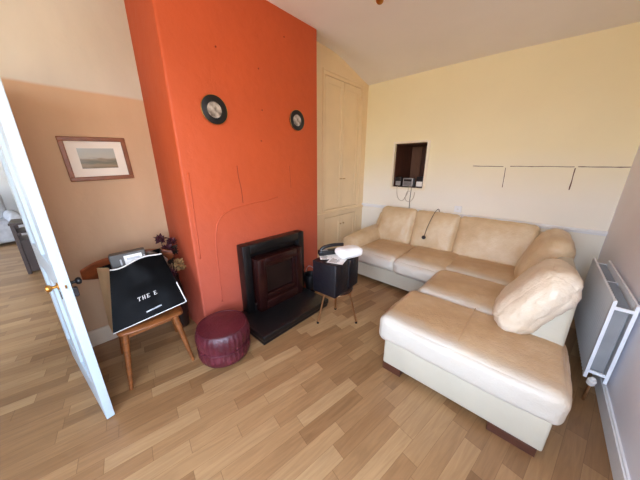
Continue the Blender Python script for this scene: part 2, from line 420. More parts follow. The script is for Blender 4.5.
nt.links.new(tr.outputs[0], mx.inputs[1]); nt.links.new(gl.outputs[0], mx.inputs[2]); nt.links.new(mx.outputs[0], nt.nodes['Material Output'].inputs['Surface'])
window('window_1', 'y', YF-.10, *WIN_F, 2)
window('window_2', 'x', XR+.10, *WIN_R, 2)

# chimney breast
bm = bmesh.new()
box(bm, (XL, CY0, 0), (XC, CY1, ZC-.001))
bmesh.ops.bevel(bm, geom=[e for e in bm.edges if all(abs(v.co.x-XC) < 1e-4 for v in e.verts) and abs(e.verts[0].co.z-e.verts[1].co.z) > 1], offset=.018, segments=4, affect='EDGES', profile=.5)
chim = tag(finish('wall_chimney', bm, M_orange, smooth=True, angle=35), kind='structure')
def ridge(pts, r, mat, name, sq=1):
    bm = bmesh.new(); tube(bm, catmull(pts, 6), r, 8)
    return finish(name, bm, mat, chim, smooth=True)
X_ = XC
ridge([(X_, .845, .28), (X_, .85, .6), (X_, .86, .86), (X_, .90, 1.03), (X_, 1.0, 1.115), (X_, 1.2, 1.15), (X_, 1.42, 1.165), (X_, 1.55, 1.19)], .0065, M_orange, 'plaster_ridge')
ridge([(X_, .71, .75), (X_, .715, 1.1), (X_, .72, 1.45)], .006, M_orange, 'plaster_ridge')
ridge([(X_, 1.13, 1.50), (X_, 1.135, 1.4), (X_, 1.15, 1.3), (X_, 1.155, 1.17)], .0028, M_crack, 'crack')
ridge([(X_, 1.73, 1.5), (X_, 1.735, 1.4), (X_, 1.74, 1.27)], .002, M_crack, 'crack')
for (y, z) in ((1.43, 1.98), (1.42, 2.3), (1.05, 2.35), (1.72, 2.62), (1.40, 1.72)):
    bm = bmesh.new(); bmesh.ops.create_uvsphere(bm, u_segments=8, v_segments=6, radius=.007); finish('nail_hole', bm, M_crack, chim, True, loc=(X_, y, z))
bm = bmesh.new(); box(bm, (XC, .985, .0), (XC+.012, 1.03, .09), .004); finish('bare_plaster_patch', bm, M_paper, chim)

# skirtings
bm = bmesh.new(); box(bm, (XR-.018, YF, 0), (XR, YB, .11), .004); box(bm, (XR-.012, YF, .11), (XR, YB, .122), .003); tag(finish('baseboard_right', bm, M_white), kind='structure')
bm = bmesh.new(); box(bm, (XL, DY1+.07, 0), (XL+.018, CY0, .15), .004); tag(finish('baseboard_left', bm, M_skirt), kind='structure')
bm = bmesh.new(); box(bm, (XCUP, YB-.016, 0), (XR-.018, YB, .12), .004); tag(finish('baseboard_back', bm, M_white), kind='structure')

# door: frame and open leaf
bm = bmesh.new()
box(bm, (XL-.13, DY1, 0), (XL+.02, DY1+.06, DZ+.06), .004); box(bm, (XL-.13, DY0-.06, 0), (XL+.02, DY0, DZ+.06), .004); box(bm, (XL-.13, DY0, DZ), (XL+.02, DY1, DZ+.06), .004)
tag(finish('trim_4', bm, M_white), kind='structure')
hx, hy = XL+.03, DY1-.015
fx, fy = -1.70, -.065
L = math.hypot(fx-hx, fy-hy); ang = math.atan2(fy-hy, fx-hx)
door = bpy.data.objects.new('door_1', None); COL.objects.link(door); door.location = (hx, hy, 0); door.rotation_euler = (0, 0, ang); tag(door, kind='structure')
bm = bmesh.new()
dt = .02
st, rl = .11, .12
box(bm, (0, -dt, .008), (st, dt, 1.97), .003); box(bm, (L-st, -dt, .008), (L, dt, 1.97), .003)
for a, c in ((.008, .22), (.85, 1.0), (1.85, 1.97)): box(bm, (st, -dt, a), (L-st, dt, c), .002)
box(bm, (L/2-.05, -dt, .22), (L/2+.05, dt, .85), .002); box(bm, (L/2-.05, -dt, 1.0), (L/2+.05, dt, 1.85), .002)
box(bm, (st, -.006, .22), (L-st, .006, 1.85))
finish('leaf', bm, M_doorp, door)
bm = bmesh.new(); box(bm, (L-.0005, -.009, .87), (L+.0015, .009, .95), .001); finish('lock_plate', bm, M_doorp, door)
bm = bmesh.new(); box(bm, (L, -.004, .90), (L+.006, .004, .92), .002); finish('latch', bm, M_brass, door)
for sgn in (-1, 1):
    bm = bmesh.new()
    Mx = Matrix.Translation((L-.055, sgn*dt, .905)) @ Matrix.Rotation(-sgn*math.pi/2, 4, 'X')
    lathe(bm, [(.02, 0), (.02, .005), (.008, .008), (.008, .022), (.017, .028), (.02, .037), (.017, .045), (.007, .049)], 20, M=Mx)
    finish('door_knob', bm, M_brass if sgn < 0 else M_blackpl, door, True, angle=40)
    bm = bmesh.new(); box(bm, (L-.072, sgn*dt-.003, .83), (L-.048, sgn*dt+.003, .875), .002); finish('keyhole_cover', bm, M_blackpl, door)
bm = bmesh.new(); box(bm, (L-.03, dt, .84), (L-.002, dt+.02, .89), .004); finish('rim_lock', bm, M_blackpl, door)

# room beyond the doorway
bm = bmesh.new()
box(bm, (-9.15, -3.15, 0), (-9.0, 2.0, 2.6)); box(bm, (-9.0, 1.85, 0), (XL-.13, 2.0, 2.6))
box(bm, (-9.0, -3.15, 0), (XL-.13, -3.0, .8)); box(bm, (-9.0, -3.15, 2.0), (XL-.13, -3.0, 2.6)); box(bm, (-9.0, -3.15, .8), (-8.0, -3.0, 2.0)); box(bm, (-6.2, -3.15, .8), (XL-.13, -3.0, 2.0))
tag(finish('wall_hall', bm, M_hall), kind='structure')
bm = bmesh.new(); box(bm, (-9.15, -3.15, 2.6), (XL-.13, 2.0, 2.7)); tag(finish('ceiling_hall', bm, M_hall), kind='structure')
window('window_3', 'y', -3.08, -8.0, -6.2, .8, 2.0, 3)

# ------------------------------------------------------------------ cupboard
cup = thing('cupboard', 'tall cream painted built-in cupboard beside the orange chimney breast', 'cupboard', (XCUP, CY1, 0))
w = YB-CY1
bm = bmesh.new()
def cb(lo, hi, bv=.003): box(bm, lo, hi, bv)
ztop = ZC-.02
# carcass (local: x out, y along)
box(bm, (-.25, .004, 0), (-.03, w-.004, ztop-.15))
y0, y1 = .50, 1.335
cb((-.03, .003, 0), (0, y0, 2.62)); cb((-.03, y1, 0), (0, w-.002, 2.62)); fas = []
for i in range(25):
    yy = .003+(w-.005)*i/24; zt_ = ceil_z(XCUP, CY1+yy)-.001
    fas.append([bm.verts.new(p) for p in ((-.03, yy, 2.62), (0, yy, 2.62), (0, yy, zt_), (-.03, yy, zt_))])
for p_, q_ in zip(fas, fas[1:]):
    for k_ in range(4): bm.faces.new((p_[k_], p_[(k_+1)%4], q_[(k_+1)%4], q_[k_]))
bm.faces.new(fas[0][::-1]); bm.faces.new(fas[-1])
cb((-.03, y0, .74), (0, y1, .86)); cb((-.03, y0, 0), (0, y1, .09))
finish('body', bm, M_cup, cup)
bm = bmesh.new(); box(bm, (0, .25, .80), (.028, w-.02, .83), .006); box(bm, (0, .25, .765), (.014, w-.02, .80), .004); finish('ledge', bm, M_cup, cup)
bm = bmesh.new()
box(bm, (0, y0-.05, .84), (.012, y0-.03, 2.66), .003); box(bm, (0, y1+.03, .84), (.012, y1+.05, 2.66), .003); box(bm, (0, y0-.05, 2.66), (.012, y1+.05, 2.68), .003)
finish('moulding', bm, M_cup, cup)
ym = (y0+y1)/2
for (a, c, z0, z1) in ((y0+.007, ym-.004, .867, 2.615), (ym+.004, y1-.007, .867, 2.615), (y0+.007, ym-.004, .097, .733), (ym+.004, y1-.007, .097, .733)):
    bm = bmesh.new()
    box(bm, (-.028, a, z0), (-.012, c, z1), .002)
    for lo, hi in (((-.012, a, z0), (-.003, a+.07, z1)), ((-.012, c-.07, z0), (-.003, c, z1)), ((-.012, a+.07, z0), (-.003, c-.07, z0+.08)), ((-.012, a+.07, z1-.08), (-.003, c-.07, z1))):
        box(bm, lo, hi, .002)
    d = finish('door', bm, M_cup, cup)
    hyy = c-.035 if c < ym+.01 else a+.035
    if z1 > 1:
        if c < ym+.01: pass
        bm = bmesh.new(); box(bm, (-.003, hyy-.03, 1.30), (.010, hyy+.03, 1.315), .003); finish('handle', bm, M_cupline, d)
    else:
        bm = bmesh.new(); lathe(bm, [(.006, 0), (.006, .012), (.013, .018), (.013, .024), (.006, .028)], 14, M=Matrix.Translation((-.003, hyy, .6)) @ Matrix.Rotation(math.pi/2, 4, 'Y')); finish('knob', bm, M_cupline, d, True, angle=40)

# ------------------------------------------------------------------ sofa
sofa = thing('corner_sofa', 'large tan leather L-shaped corner sofa with cream base along back wall', 'sofa', (0, 0, 0))
SX0, SX1, SY0, SYB = -2.00, .29, 2.60, 3.62
CX0, CYF = -.68, 1.42
bm = bmesh.new()
# L-shaped base
pts = [(CX0+.025, CYF+.01), (SX1-.02, CYF+.01), (SX1-.01, SYB), (SX0+.01, SYB), (SX0+.01, SY0+.03), (CX0+.03, SY0+.03)]
lo = [bm.verts.new((x, y, .055)) for x, y in pts]; hi = [bm.verts.new((x, y, .27)) for x, y in pts]
bm.faces.new(lo[::-1]); bm.faces.new(hi)
for i in range(6): bm.faces.new((lo[i], lo[(i+1)%6], hi[(i+1)%6], hi[i]))
bmesh.ops.bevel(bm, geom=bm.edges[:], offset=.014, segments=3, affect='EDGES', profile=.5)
finish('base', bm, M_base, sofa, True, angle=40)
for (x, y, sx_, sy_) in ((CX0+.10, CYF+.05, .07, .04), (SX1-.15, CYF+.045, .11, .035), (SX0+.12, SY0+.1, .08, .04), (SX0+.12, SYB-.12, .05, .05), (SX1-.12, SYB-.12, .05, .05)):
    bm = bmesh.new(); box(bm, (x-sx_, y-sy_, 0), (x+sx_, y+sy_, .06), .004); finish('foot', bm, M_foot, sofa)
# seat cushions
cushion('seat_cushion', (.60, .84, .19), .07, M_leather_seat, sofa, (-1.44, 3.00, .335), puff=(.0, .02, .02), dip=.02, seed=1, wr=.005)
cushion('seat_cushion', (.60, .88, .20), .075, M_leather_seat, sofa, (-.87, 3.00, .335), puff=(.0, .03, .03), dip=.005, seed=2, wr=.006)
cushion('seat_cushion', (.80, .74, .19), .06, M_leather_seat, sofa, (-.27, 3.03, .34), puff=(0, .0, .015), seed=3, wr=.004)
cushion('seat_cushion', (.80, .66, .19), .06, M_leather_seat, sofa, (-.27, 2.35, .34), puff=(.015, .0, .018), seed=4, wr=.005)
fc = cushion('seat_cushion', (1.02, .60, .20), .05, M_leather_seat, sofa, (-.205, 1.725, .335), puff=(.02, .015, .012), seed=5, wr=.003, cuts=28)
bm = bmesh.new(); tube(bm, catmull([(0.0, .28, .112), (0.0, .1, .118), (0.0, -.15, .116), (0.0, -.25, .098), (0, -.297, .055), (0, -.312, .02)], 8), .003, 6); finish('seam', bm, M_seam, fc, True)
for x_ in ():
    pass
# arm
def arm_shape(p, u, w, t):
    if t > 0: p.z += .05*(w*.5+.5)*min(1, t)
    return p
cushion('armrest', (.29, 1.0, .50), .10, M_leather, sofa, (-1.865, 3.10, .28), puff=(.012, .015, .02), seed=6, wr=.005, shape=arm_shape)
bm = bmesh.new(); box(bm, (SX0+.015, SY0, .05), (-1.74, SY0+.08, .40), .03, 4); finish('arm_panel', bm, M_base, sofa, True, angle=40)
# back frame
bm = bmesh.new()
hexa(bm, [(SX0+.02, 3.30, .26), (SX1-.02, 3.30, .26), (SX1-.02, 3.65, .26), (SX0+.02, 3.65, .26), (SX0+.12, 3.50, .79), (SX1-.02, 3.50, .79), (SX1-.02, 3.65, .79), (SX0+.12, 3.65, .79)], .03, 4)
finish('backrest', bm, M_leather, sofa, True, angle=40)
bm = bmesh.new()
hexa(bm, [(.02, 1.86, .26), (SX1-.005, 1.86, .26), (SX1-.005, 3.45, .26), (.02, 3.45, .26), (.20, 2.02, .80), (SX1+.005, 2.02, .80), (SX1+.005, 3.45, .78), (.20, 3.45, .78)], .03, 4)
finish('backrest', bm, M_base, sofa, True, angle=40)
# back cushions along the wall (lean back)
lean = math.radians(-20)
def backc(x, wd, seed, z=.63, h=.53, y=3.40, mat=M_leather, tilt=0):
    return cushion('back_cushion', (wd, .20, h), .06, mat, sofa, (x, y, z), rot=(lean, tilt, 0), puff=(.0, .035, .008), seed=seed, wr=.007, wscale=6, wstretch=(1.3, 1, .55), cuts=28)
backc(-1.53, .54, 11); backc(-.985, .56, 12); backc(-.325, .77, 13, z=.62)
# side back cushions, towards the radiator
cushion('back_cushion', (.22, .66, .52), .09, M_leather, sofa, (.13, 3.02, .645), rot=(0, math.radians(20), 0), puff=(.03, .0, .01), seed=14, wr=.007, wscale=8, wstretch=(1, .4, 1), cuts=28)
cushion('back_cushion', (.21, .64, .52), .10, M_leather_pale, sofa, (.105, 2.15, .625), rot=(math.radians(-8), math.radians(30), math.radians(-6)), puff=(.035, .01, .01), seed=15, wr=.0075, wscale=13, wstretch=(1, .33, 1), cuts=34)

# ------------------------------------------------------------------ radiator
rad = thing('radiator', 'white double panel radiator on the right wall beside the sofa', 'radiator', (XR, 2.1, 0))
RL = .95
def rad_panel(x0):
    bm = bmesh.new()
    nx = 96; zlo, zhi = .17, .735
    for s in (0, 1):
        rows = []
        for k in range(nx+1):
            y = RL*k/nx; d = .006*(0.5-0.5*math.cos(2*math.pi*k/nx*24)) if .02 < y < RL-.02 else 0
            rows.append([bm.verts.new((x0+(0.016-d if s else 0+d), y, z)) for z in (zlo, zlo+.03, zhi-.03, zhi)] if True else None)
        for kk, (a, c) in enumerate(zip(rows, rows[1:])):
            for j in range(3): bm.faces.new((a[j], c[j], c[j+1], a[j+1]))
        if s == 0: R0 = rows
        else: R1 = rows
    for R0k, R1k in ((0, 0), (nx, nx)):
        for j in range(3): bm.faces.new((R0[R0k][j], R0[R0k][j+1], R1[R1k][j+1], R1[R1k][j]))
    for k in range(nx):
        bm.faces.new((R0[k][0], R1[k][0], R1[k+1][0], R0[k+1][0])); bm.faces.new((R0[k][3], R0[k+1][3], R1[k+1][3], R1[k][3]))
    return finish('panel', bm, M_rad, rad, True, angle=50)
rad_panel(-.125); rad_panel(-.038)
bm = bmesh.new()
for y, z in ((0, .68), (RL/2, .68), (RL-.012, .68), (.002, .21)):
    bm = bmesh.new(); box(bm, (-.112, y, z), (-.036, y+.012, z+.02), .002); finish('cross_strip', bm, M_rad, rad)
bm = bmesh.new()
for k in range(46): box(bm, (-.104, .03+k*.0195, .22), (-.046, .034+k*.0195, .70))
tag(finish('convector_fins', bm, M_radin, rad), kind='stuff')
bm = bmesh.new(); lathe(bm, [(.012, -.03), (.02, -.028), (.021, .01), (.014, .014), (.013, .03), (.008, .034)], 16, M=Matrix.Translation((-.085, -.012, .165)) @ Matrix.Rotation(math.radians(20), 4, 'X')); finish('valve', bm, M_paper, rad, True, angle=40)
bm = bmesh.new(); tube(bm, catmull([(-.085, -.005, .14), (-.085, 0, .1), (-.085, .0, .002)], 4), .008, 10); finish('pipe', bm, M_copper, rad, True)
for y in (.1, RL-.1):
    bm = bmesh.new(); box(bm, (-.022, y, .25), (-.001, y+.03, .62), .002); finish('wall_bracket', bm, M_radin, rad)

# ------------------------------------------------------------------ fireplace
fire = thing('fireplace', 'black cast iron fireplace insert with oxblood front on the orange chimney', 'fireplace', (XC, 0, 0))
bm = bmesh.new()
FY0, FY1 = 1.04, 1.815
HZ = .092
def ring(bm, x0, x1, y0, y1, z0, z1, wl, wr_, wt, wb, bv):
    box(bm, (x0, y0, z0), (x1, y0+wl, z1), bv); box(bm, (x0, y1-wr_, z0), (x1, y1, z1), bv)
    box(bm, (x0, y0+wl-.004, z1-wt), (x1, y1-wr_+.004, z1), bv); box(bm, (x0, y0+wl-.004, z0), (x1, y1-wr_+.004, z0+wb), bv)
ring(bm, 0, .11, FY0, FY1, HZ-.0, .795, .085, .085, .09, .08, .012)
finish('surround', bm, M_black, fire, True, angle=40)
bm = bmesh.new(); box(bm, (0, FY0+.07, HZ+.06), (.045, FY1-.07, .71)); finish('back_plate', bm, M_black, fire)
bm = bmesh.new(); ring(bm, .046, .19, 1.135, 1.715, HZ+.004, .655, .085, .085, .085, .10, .014); finish('front_frame', bm, M_maroonmetal, fire, True, angle=40)
bm = bmesh.new(); ring(bm, .046, .165, 1.22, 1.63, HZ+.11, .57, .028, .028, .028, .05, .006); finish('inner_frame', bm, M_maroonmetal, fire, True, angle=40)
bm = bmesh.new(); box(bm, (.046, 1.24, HZ+.15), (.125, 1.61, .55)); finish('glass', bm, M_dark, fire)
bm = bmesh.new(); box(bm, (.14, 1.24, .22), (.155, 1.61, .238), .004); finish('bar', bm, M_black, fire)
hearth = tag(None or (lambda: (lambda bm: (box(bm, (XC, .945, 0), (-1.525, 1.79, .035), .006), box(bm, (XC, .94, .036), (-1.515, 1.80, .092), .01, 3), finish('hearth', bm, M_slate, None, True, angle=40))[-1])(bmesh.new()))(), 'black slate hearth slab on the floor in front of the fireplace', 'hearth')

# small kettle-like scuttle at the right end of the hearth
k = thing('coal_scuttle', 'small black metal scuttle at the right end of the hearth', 'scuttle', (-1.90, 1.91, 0))
bm = bmesh.new(); lathe(bm, [(.055, .0), (.062, .02), (.085, .17), (.09, .22), (.088, .235), (.08, .23), (.06, .12), (.01, .1)], 24); finish('bucket', bm, M_black, k, True, angle=40)
bm = bmesh.new(); tube(bm, [(.088*math.cos(t), 0, .225+.11*math.sin(t)) for t in [math.pi*i/12 for i in range(13)]], .004, 8); finish('handle', bm, M_silver, k, True)

# ------------------------------------------------------------------ plates on chimney
def plate(y, z, r, label, rotx):
    p = thing('wall_plate', label, 'plate', (XC, y, z), 0, None)
    Mx = Matrix.Rotation(math.pi/2, 4, 'Y')
    bm = bmesh.new(); lathe(bm, [(r*.6, 0), (r*.98, .004), (r, .010), (r*.99, .016), (r*.95, .019), (r*.60, .016), (r*.57, .018), (r*.55, .012), (.002, .011)], 48, M=Mx); finish('rim', bm, M_blackpl, p, True, angle=45)
    bm = bmesh.new(); lathe(bm, [(r*.54, .0115), (r*.54, .0135), (.002, .0137)], 40, M=Mx); finish('picture', bm, M_pic, p, True, angle=45)
    bm = bmesh.new()
    tube(bm, [(.0155, r*.985*math.cos(t), r*.985*math.sin(t)) for t in [2*math.pi*i/48 for i in range(49)]], .0025, 6, cap=False); finish('gilt_edge', bm, M_brass, p, True)
M_pic = simple('painted_scene', lin(190, 178, 166), .35, col2=lin(96, 84, 74), vscale=26, detail=6)
plate(.98, 1.915, .105, 'round black rimmed decorative plate with pale picture, nearer the alcove', 0)
plate(1.845, 1.945, .098, 'round black rimmed decorative plate nearer the cream cupboard', 0)

# ------------------------------------------------------------------ framed picture
pic = thing('framed_picture', 'wood framed landscape picture with cream mount on the tan wall', 'picture', (XL, .29, 1.55))
pic.rotation_euler = (math.radians(2.2), 0, 0)
pw, ph = .195, .158
bm = bmesh.new()
f_ = .03
for lo, hi in (((0, -pw, -ph), (.022, pw, -ph+f_)), ((0, -pw, ph-f_), (.022, pw, ph)), ((0, -pw, -ph+f_-.002), (.022, -pw+f_, ph-f_+.002)), ((0, pw-f_, -ph+f_-.002), (.022, pw, ph-f_+.002))):
    box(bm, lo, hi, .005)
finish('frame', bm, M_frame, pic)
bm = bmesh.new(); box(bm, (.002, -pw+.02, -ph+.02), (.010, pw-.02, ph-.02)); finish('mount', bm, M_mount, pic)
m, nt, b = new_mat('landscape_print')
tc = nt.nodes.new('ShaderNodeTexCoord'); sp = nt.nodes.new('ShaderNodeSeparateXYZ'); nt.links.new(tc.outputs['Object'], sp.inputs[0])
nn = nt.nodes.new('ShaderNodeTexNoise'); nn.inputs['Scale'].default_value = 30; nn.inputs['Detail'].default_value = 5
mp = nt.nodes.new('ShaderNodeMapping'); mp.inputs['Scale'].default_value = (1, .5, 2); nt.links.new(tc.outputs['Object'], mp.inputs['Vector']); nt.links.new(mp.outputs[0], nn.inputs['Vector'])
ma = nt.nodes.new('ShaderNodeMath'); ma.operation = 'MULTIPLY_ADD'; ma.inputs[1].default_value = .05; nt.links.new(nn.outputs['Fac'], ma.inputs[0]); nt.links.new(sp.outputs['Z'], ma.inputs[2])
mr = nt.nodes.new('ShaderNodeMapRange'); mr.inputs['From Min'].default_value = -.055; mr.inputs['From Max'].default_value = .105; nt.links.new(ma.outputs[0], mr.inputs['Value'])
rp = nt.nodes.new('ShaderNodeValToRGB'); e = rp.color_ramp.elements; e[0].color = lin(96, 80, 54); e[1].color = lin(168, 172, 166)
for p_, c_ in ((.2, lin(150, 128, 96)), (.34, lin(104, 100, 78)), (.48, lin(140, 124, 100)), (.60, lin(176, 172, 156))): x = e.new(p_); x.color = c_
nt.links.new(mr.outputs[0], rp.inputs['Fac']); nt.links.new(rp.outputs[0], b.inputs['Base Color']); b.inputs['Roughness'].default_value = .3
bm = bmesh.new(); box(bm, (.0095, -.108, -.068), (.0115, .108, .078)); finish('print', bm, m, pic)

# ------------------------------------------------------------------ dining chair in the alcove
ch = thing('dining_chair', 'orange-brown wooden chair with curved back rail in the alcove behind the door', 'chair', (0, 0, 0))
fl, fr, bl, br = (-1.855, .065, 0), (-1.815, .465, 0), (-2.33, .10, 0), (-2.30, .50, 0)
cushion('seat', (.42, .39, .036), .016, M_chair, ch, (-2.085, .285, .415), rot=(0, 0, math.radians(-3)), puff=(.025, .02, -.006), wr=.0, cuts=16)
for p, tp in ((fl, (-1.915, .115, .41)), (fr, (-1.885, .415, .41))):
    bm = bmesh.new(); tube(bm, [p, Vector(p).lerp(Vector(tp), .5), tp], [.012, .018, .022], 14); finish('leg', bm, M_chair, ch, True, angle=50)
for p, mid, tp in ((bl, (-2.25, .12, .42), (-2.30, .09, .80)), (br, (-2.22, .46, .42), (-2.27, .49, .80))):
    bm = bmesh.new(); tube(bm, catmull([p, mid, tp], 6), .016, 12); finish('leg', bm, M_chair, ch, True, angle=50)
def curved_rail(x0, y0, y1, z0, z1, bow, th, name, mat):
    bm = bmesh.new(); n = 20; rings = []
    for k in range(n+1):
        t = k/n; s = 2*t-1; y = y0+(y1-y0)*t; x = x0+bow*s*s
        hh = (z1-z0)/2*(1-.55*abs(s)**4); zc = (z0+z1)/2+.01*s*s
        ring_ = []
        for a in range(12):
            A = 2*math.pi*a/12
            ring_.append(bm.verts.new((x+th*math.cos(A), y, zc+hh*math.copysign(abs(math.sin(A))**.6, math.sin(A)))))
        rings.append(ring_)
    for r0, r1 in zip(rings, rings[1:]):
        for a in range(12): bm.faces.new((r0[a], r0[(a+1)%12], r1[(a+1)%12], r1[a]))
    bm.faces.new(rings[0][::-1]); bm.faces.new(rings[-1])
    return finish(name, bm, mat, ch, True, angle=60)
curved_rail(-2.30, -.0, .56, .70, .85, .09, .013, 'back_rail', M_rail)
bm = bmesh.new(); tube(bm, [(-1.89, .10, .30), (-2.26, .13, .26)], .010, 10); finish('stretcher', bm, M_chair, ch, True)
bm = bmesh.new(); tube(bm, [(-1.865, .43, .30), (-2.23, .46, .26)], .010, 10); finish('stretcher', bm, M_chair, ch, True)
bm = bmesh.new(); box(bm, (-1.93, .13, .365), (-1.905, .40, .40), .004); finish('apron', bm, M_chair, ch)

# ------------------------------------------------------------------ carrier bag
bag = thing('carrier_bag', 'black coated paper carrier bag with white lettering and brown side on the chair', 'bag', (0, 0, 0))
A, B, Cc, Dd = Vector((-1.90, .058, .442)), Vector((-1.86, .505, .50)), Vector((-2.07, .455, .868)), Vector((-2.05, .138, .842))
A2, B2, C2, D2 = Vector((-2.05, .055, .438)), Vector((-2.06, .49, .445)), Vector((-2.245, .49, .85)), Vector((-2.20, .085, .815))
def bil(p00, p10, p11, p01, u, v): return (p00*(1-u)+p10*u)*(1-v)+(p01*(1-u)+p11*u)*v
def sheet(name, c4, mat, nu=24, nv=20, bulge=.0, th=.002, topwave=0.0, parent=bag, seed=0, inset=0, crumple=.004):
    bm = bmesh.new()
    n = (c4[1]-c4[0]).cross(c4[3]-c4[0]).normalized()
    vs = []
    for j in range(nv+1):
        row = []
        for i in range(nu+1):
            u, v = i/nu, j/nv
            p = bil(*c4, u, v)
            k_ = math.sin(math.pi*u)*(.3+.7*v)
            p = p+n*(bulge*k_+crumple*math.sin(math.pi*u)*noise.noise(Vector((u*4+seed, v*4, 1))))
            p.z += topwave*v*v*(math.sin((u-.35)*math.pi*2)*.7-.6*math.sin(math.pi*u))
            row.append(bm.verts.new(p))
        vs.append(row)
    for j in range(nv):
        for i in range(nu): bm.faces.new((vs[j][i], vs[j][i+1], vs[j+1][i+1], vs[j+1][i]))
    r = bmesh.ops.solidify(bm, geom=bm.faces[:], thickness=th)
    o = finish(name, bm, mat, parent, True, angle=50)
    return o, n
TW = .026
front, nF = sheet('front_panel', (A, B, Cc, Dd), M_blackgloss, bulge=.012, topwave=TW, crumple=.012)
sheet('back_panel', (B2, A2, D2, C2), M_blackgloss, bulge=.01, topwave=.0)
sheet('side_gusset', (A2, A, Dd, D2), M_brownpaper, nu=8, bulge=-.012)
sheet('side_gusset', (B, B2, C2, Cc), M_blackgloss, nu=8, bulge=-.012)
sheet('base_panel', (A2, B2, B, A), M_brownpaper, nu=8, nv=8, crumple=0)
def fpt(u, v, off=.004):
    p = bil(A, B, Cc, Dd, u, v); k_ = math.sin(math.pi*u)*(.3+.7*v)
    p = p+nF*(.012*k_+.012*math.sin(math.pi*u)*noise.noise(Vector((u*4, v*4, 1))))
    p.z += TW*v*v*(math.sin((u-.35)*math.pi*2)*.7-.6*math.sin(math.pi*u))
    return p+nF*off
bm = bmesh.new(); tube(bm, [fpt(u/30, 1.0, .001) for u in range(31)], .005, 8); finish('top_trim', bm, M_paper, bag, True)
bm = bmesh.new(); tube(bm, [fpt(1, v/20, .001) for v in range(0, 9)], .004, 8); finish('edge_trim', bm, M_paper, bag, True)
bm = bmesh.new(); tube(bm, [fpt(u/20, 0, .001) for u in range(0, 21)], .003, 8); finish('bottom_trim', bm, M_paper, bag, True)
# lettering THE E, serif capitals laid on the front
def strokes(ch_):
    s = .16
    if ch_ == 'T': return [(.42, 0, .58, 1), (.05, .9, .95, 1), (.28, 0, .72, .06), (.05, .74, .12, 1), (.88, .74, .95, 1)]
    if ch_ == 'H': return [(.12, 0, .28, 1), (.72, 0, .88, 1), (.28, .47, .72, .55), (0, 0, .4, .06), (.6, 0, 1, .06), (0, .94, .4, 1), (.6, .94, 1, 1)]
    if ch_ == 'E': return [(.15, 0, .32, 1), (0, 0, .9, .08), (0, .92, .86, 1), (.32, .46, .66, .54), (.83, 0, .9, .26), (.79, .76, .86, 1), (.6, .36, .66, .64)]
    return []
def write(txt, u0, v0, cw, chh, gap, name):
    bm = bmesh.new(); u = u0
    for c in txt:
        for (x0, y0, x1, y1) in strokes(c):
            q = [fpt(u+x*cw, v0+y*chh, .0065) for x, y in ((x0, y0), (x1, y0), (x1, y1), (x0, y1))]
            q2 = [fpt(u+x*cw, v0+y*chh, .0045) for x, y in ((x0, y0), (x1, y0), (x1, y1), (x0, y1))]
            v = [bm.verts.new(p) for p in q2+q]
            for f in ((0,3,2,1),(4,5,6,7),(0,1,5,4),(1,2,6,5),(2,3,7,6),(3,0,4,7)): bm.faces.new([v[i] for i in f])
        u += (cw+gap) if c != ' ' else gap*2.5
    finish(name, bm, M_paper, bag)
write('THE', .36, .33, .052, .062, .016, 'lettering'); write('E', .604, .33, .052, .062, .016, 'lettering')
bm = bmesh.new()
for i in range(13):
    u = .44+i*.017
    q = [fpt(u+a, .10+.012*i/13+b_, o_) for o_ in (.004, .006) for a, b_ in ((0, 0), (.013, 0), (.013, .022), (0, .022))]
    v = [bm.verts.new(p) for p in q]
    for f in ((0,3,2,1),(4,5,6,7),(0,1,5,4),(1,2,6,5),(2,3,7,6),(3,0,4,7)): bm.faces.new([v[j] for j in f])
finish('small_print', bm, M_silver, bag)

# box in the bag
bx = thing('product_box', 'dark grey box with white printed label standing up out of the carrier bag', 'box', (-2.13, .27, .70))
bx.rotation_euler = (math.radians(3), math.radians(-6), math.radians(-8))
bm = bmesh.new(); box(bm, (-.05, -.105, -.12), (.05, .105, .205), .006); finish('carton', bm, M_greypl, bx)
bm = bmesh.new(); box(bm, (.0503, -.025, -.08), (.0515, .08, .185)); lb = finish('label_sheet', bm, M_paper, bx)
bm = bmesh.new()
for i, (z, w0, w1, h) in enumerate(((.150, -.01, .065, .016), (.105, .015, .04, .008), (.085, -.015, .07, .005), (.066, -.015, .06, .005), (.047, -.015, .07, .005), (.028, -.015, .055, .005), (.009, -.015, .07, .005), (-.01, -.015, .05, .005))):
    box(bm, (.0516, w0, z), (.0522, w1, z+h))
finish('print', bm, M_silver, lb)
for y in (-.045, .094):
    bm = bmesh.new(); box(bm, (.0503, y-.006, .12), (.0520, y+.004, .165), .002); finish('highlight_strip', bm, M_silver, bx)
tag(cushion('film_bundle', (.13, .10, .15), .05, M_clear, None, (-2.125, .425, .765), puff=(.01, .01, .01), wr=.02, wscale=14, seed=3, cuts=16), 'crumpled clear film wrapping in the carrier bag beside the grey box', 'wrapping')

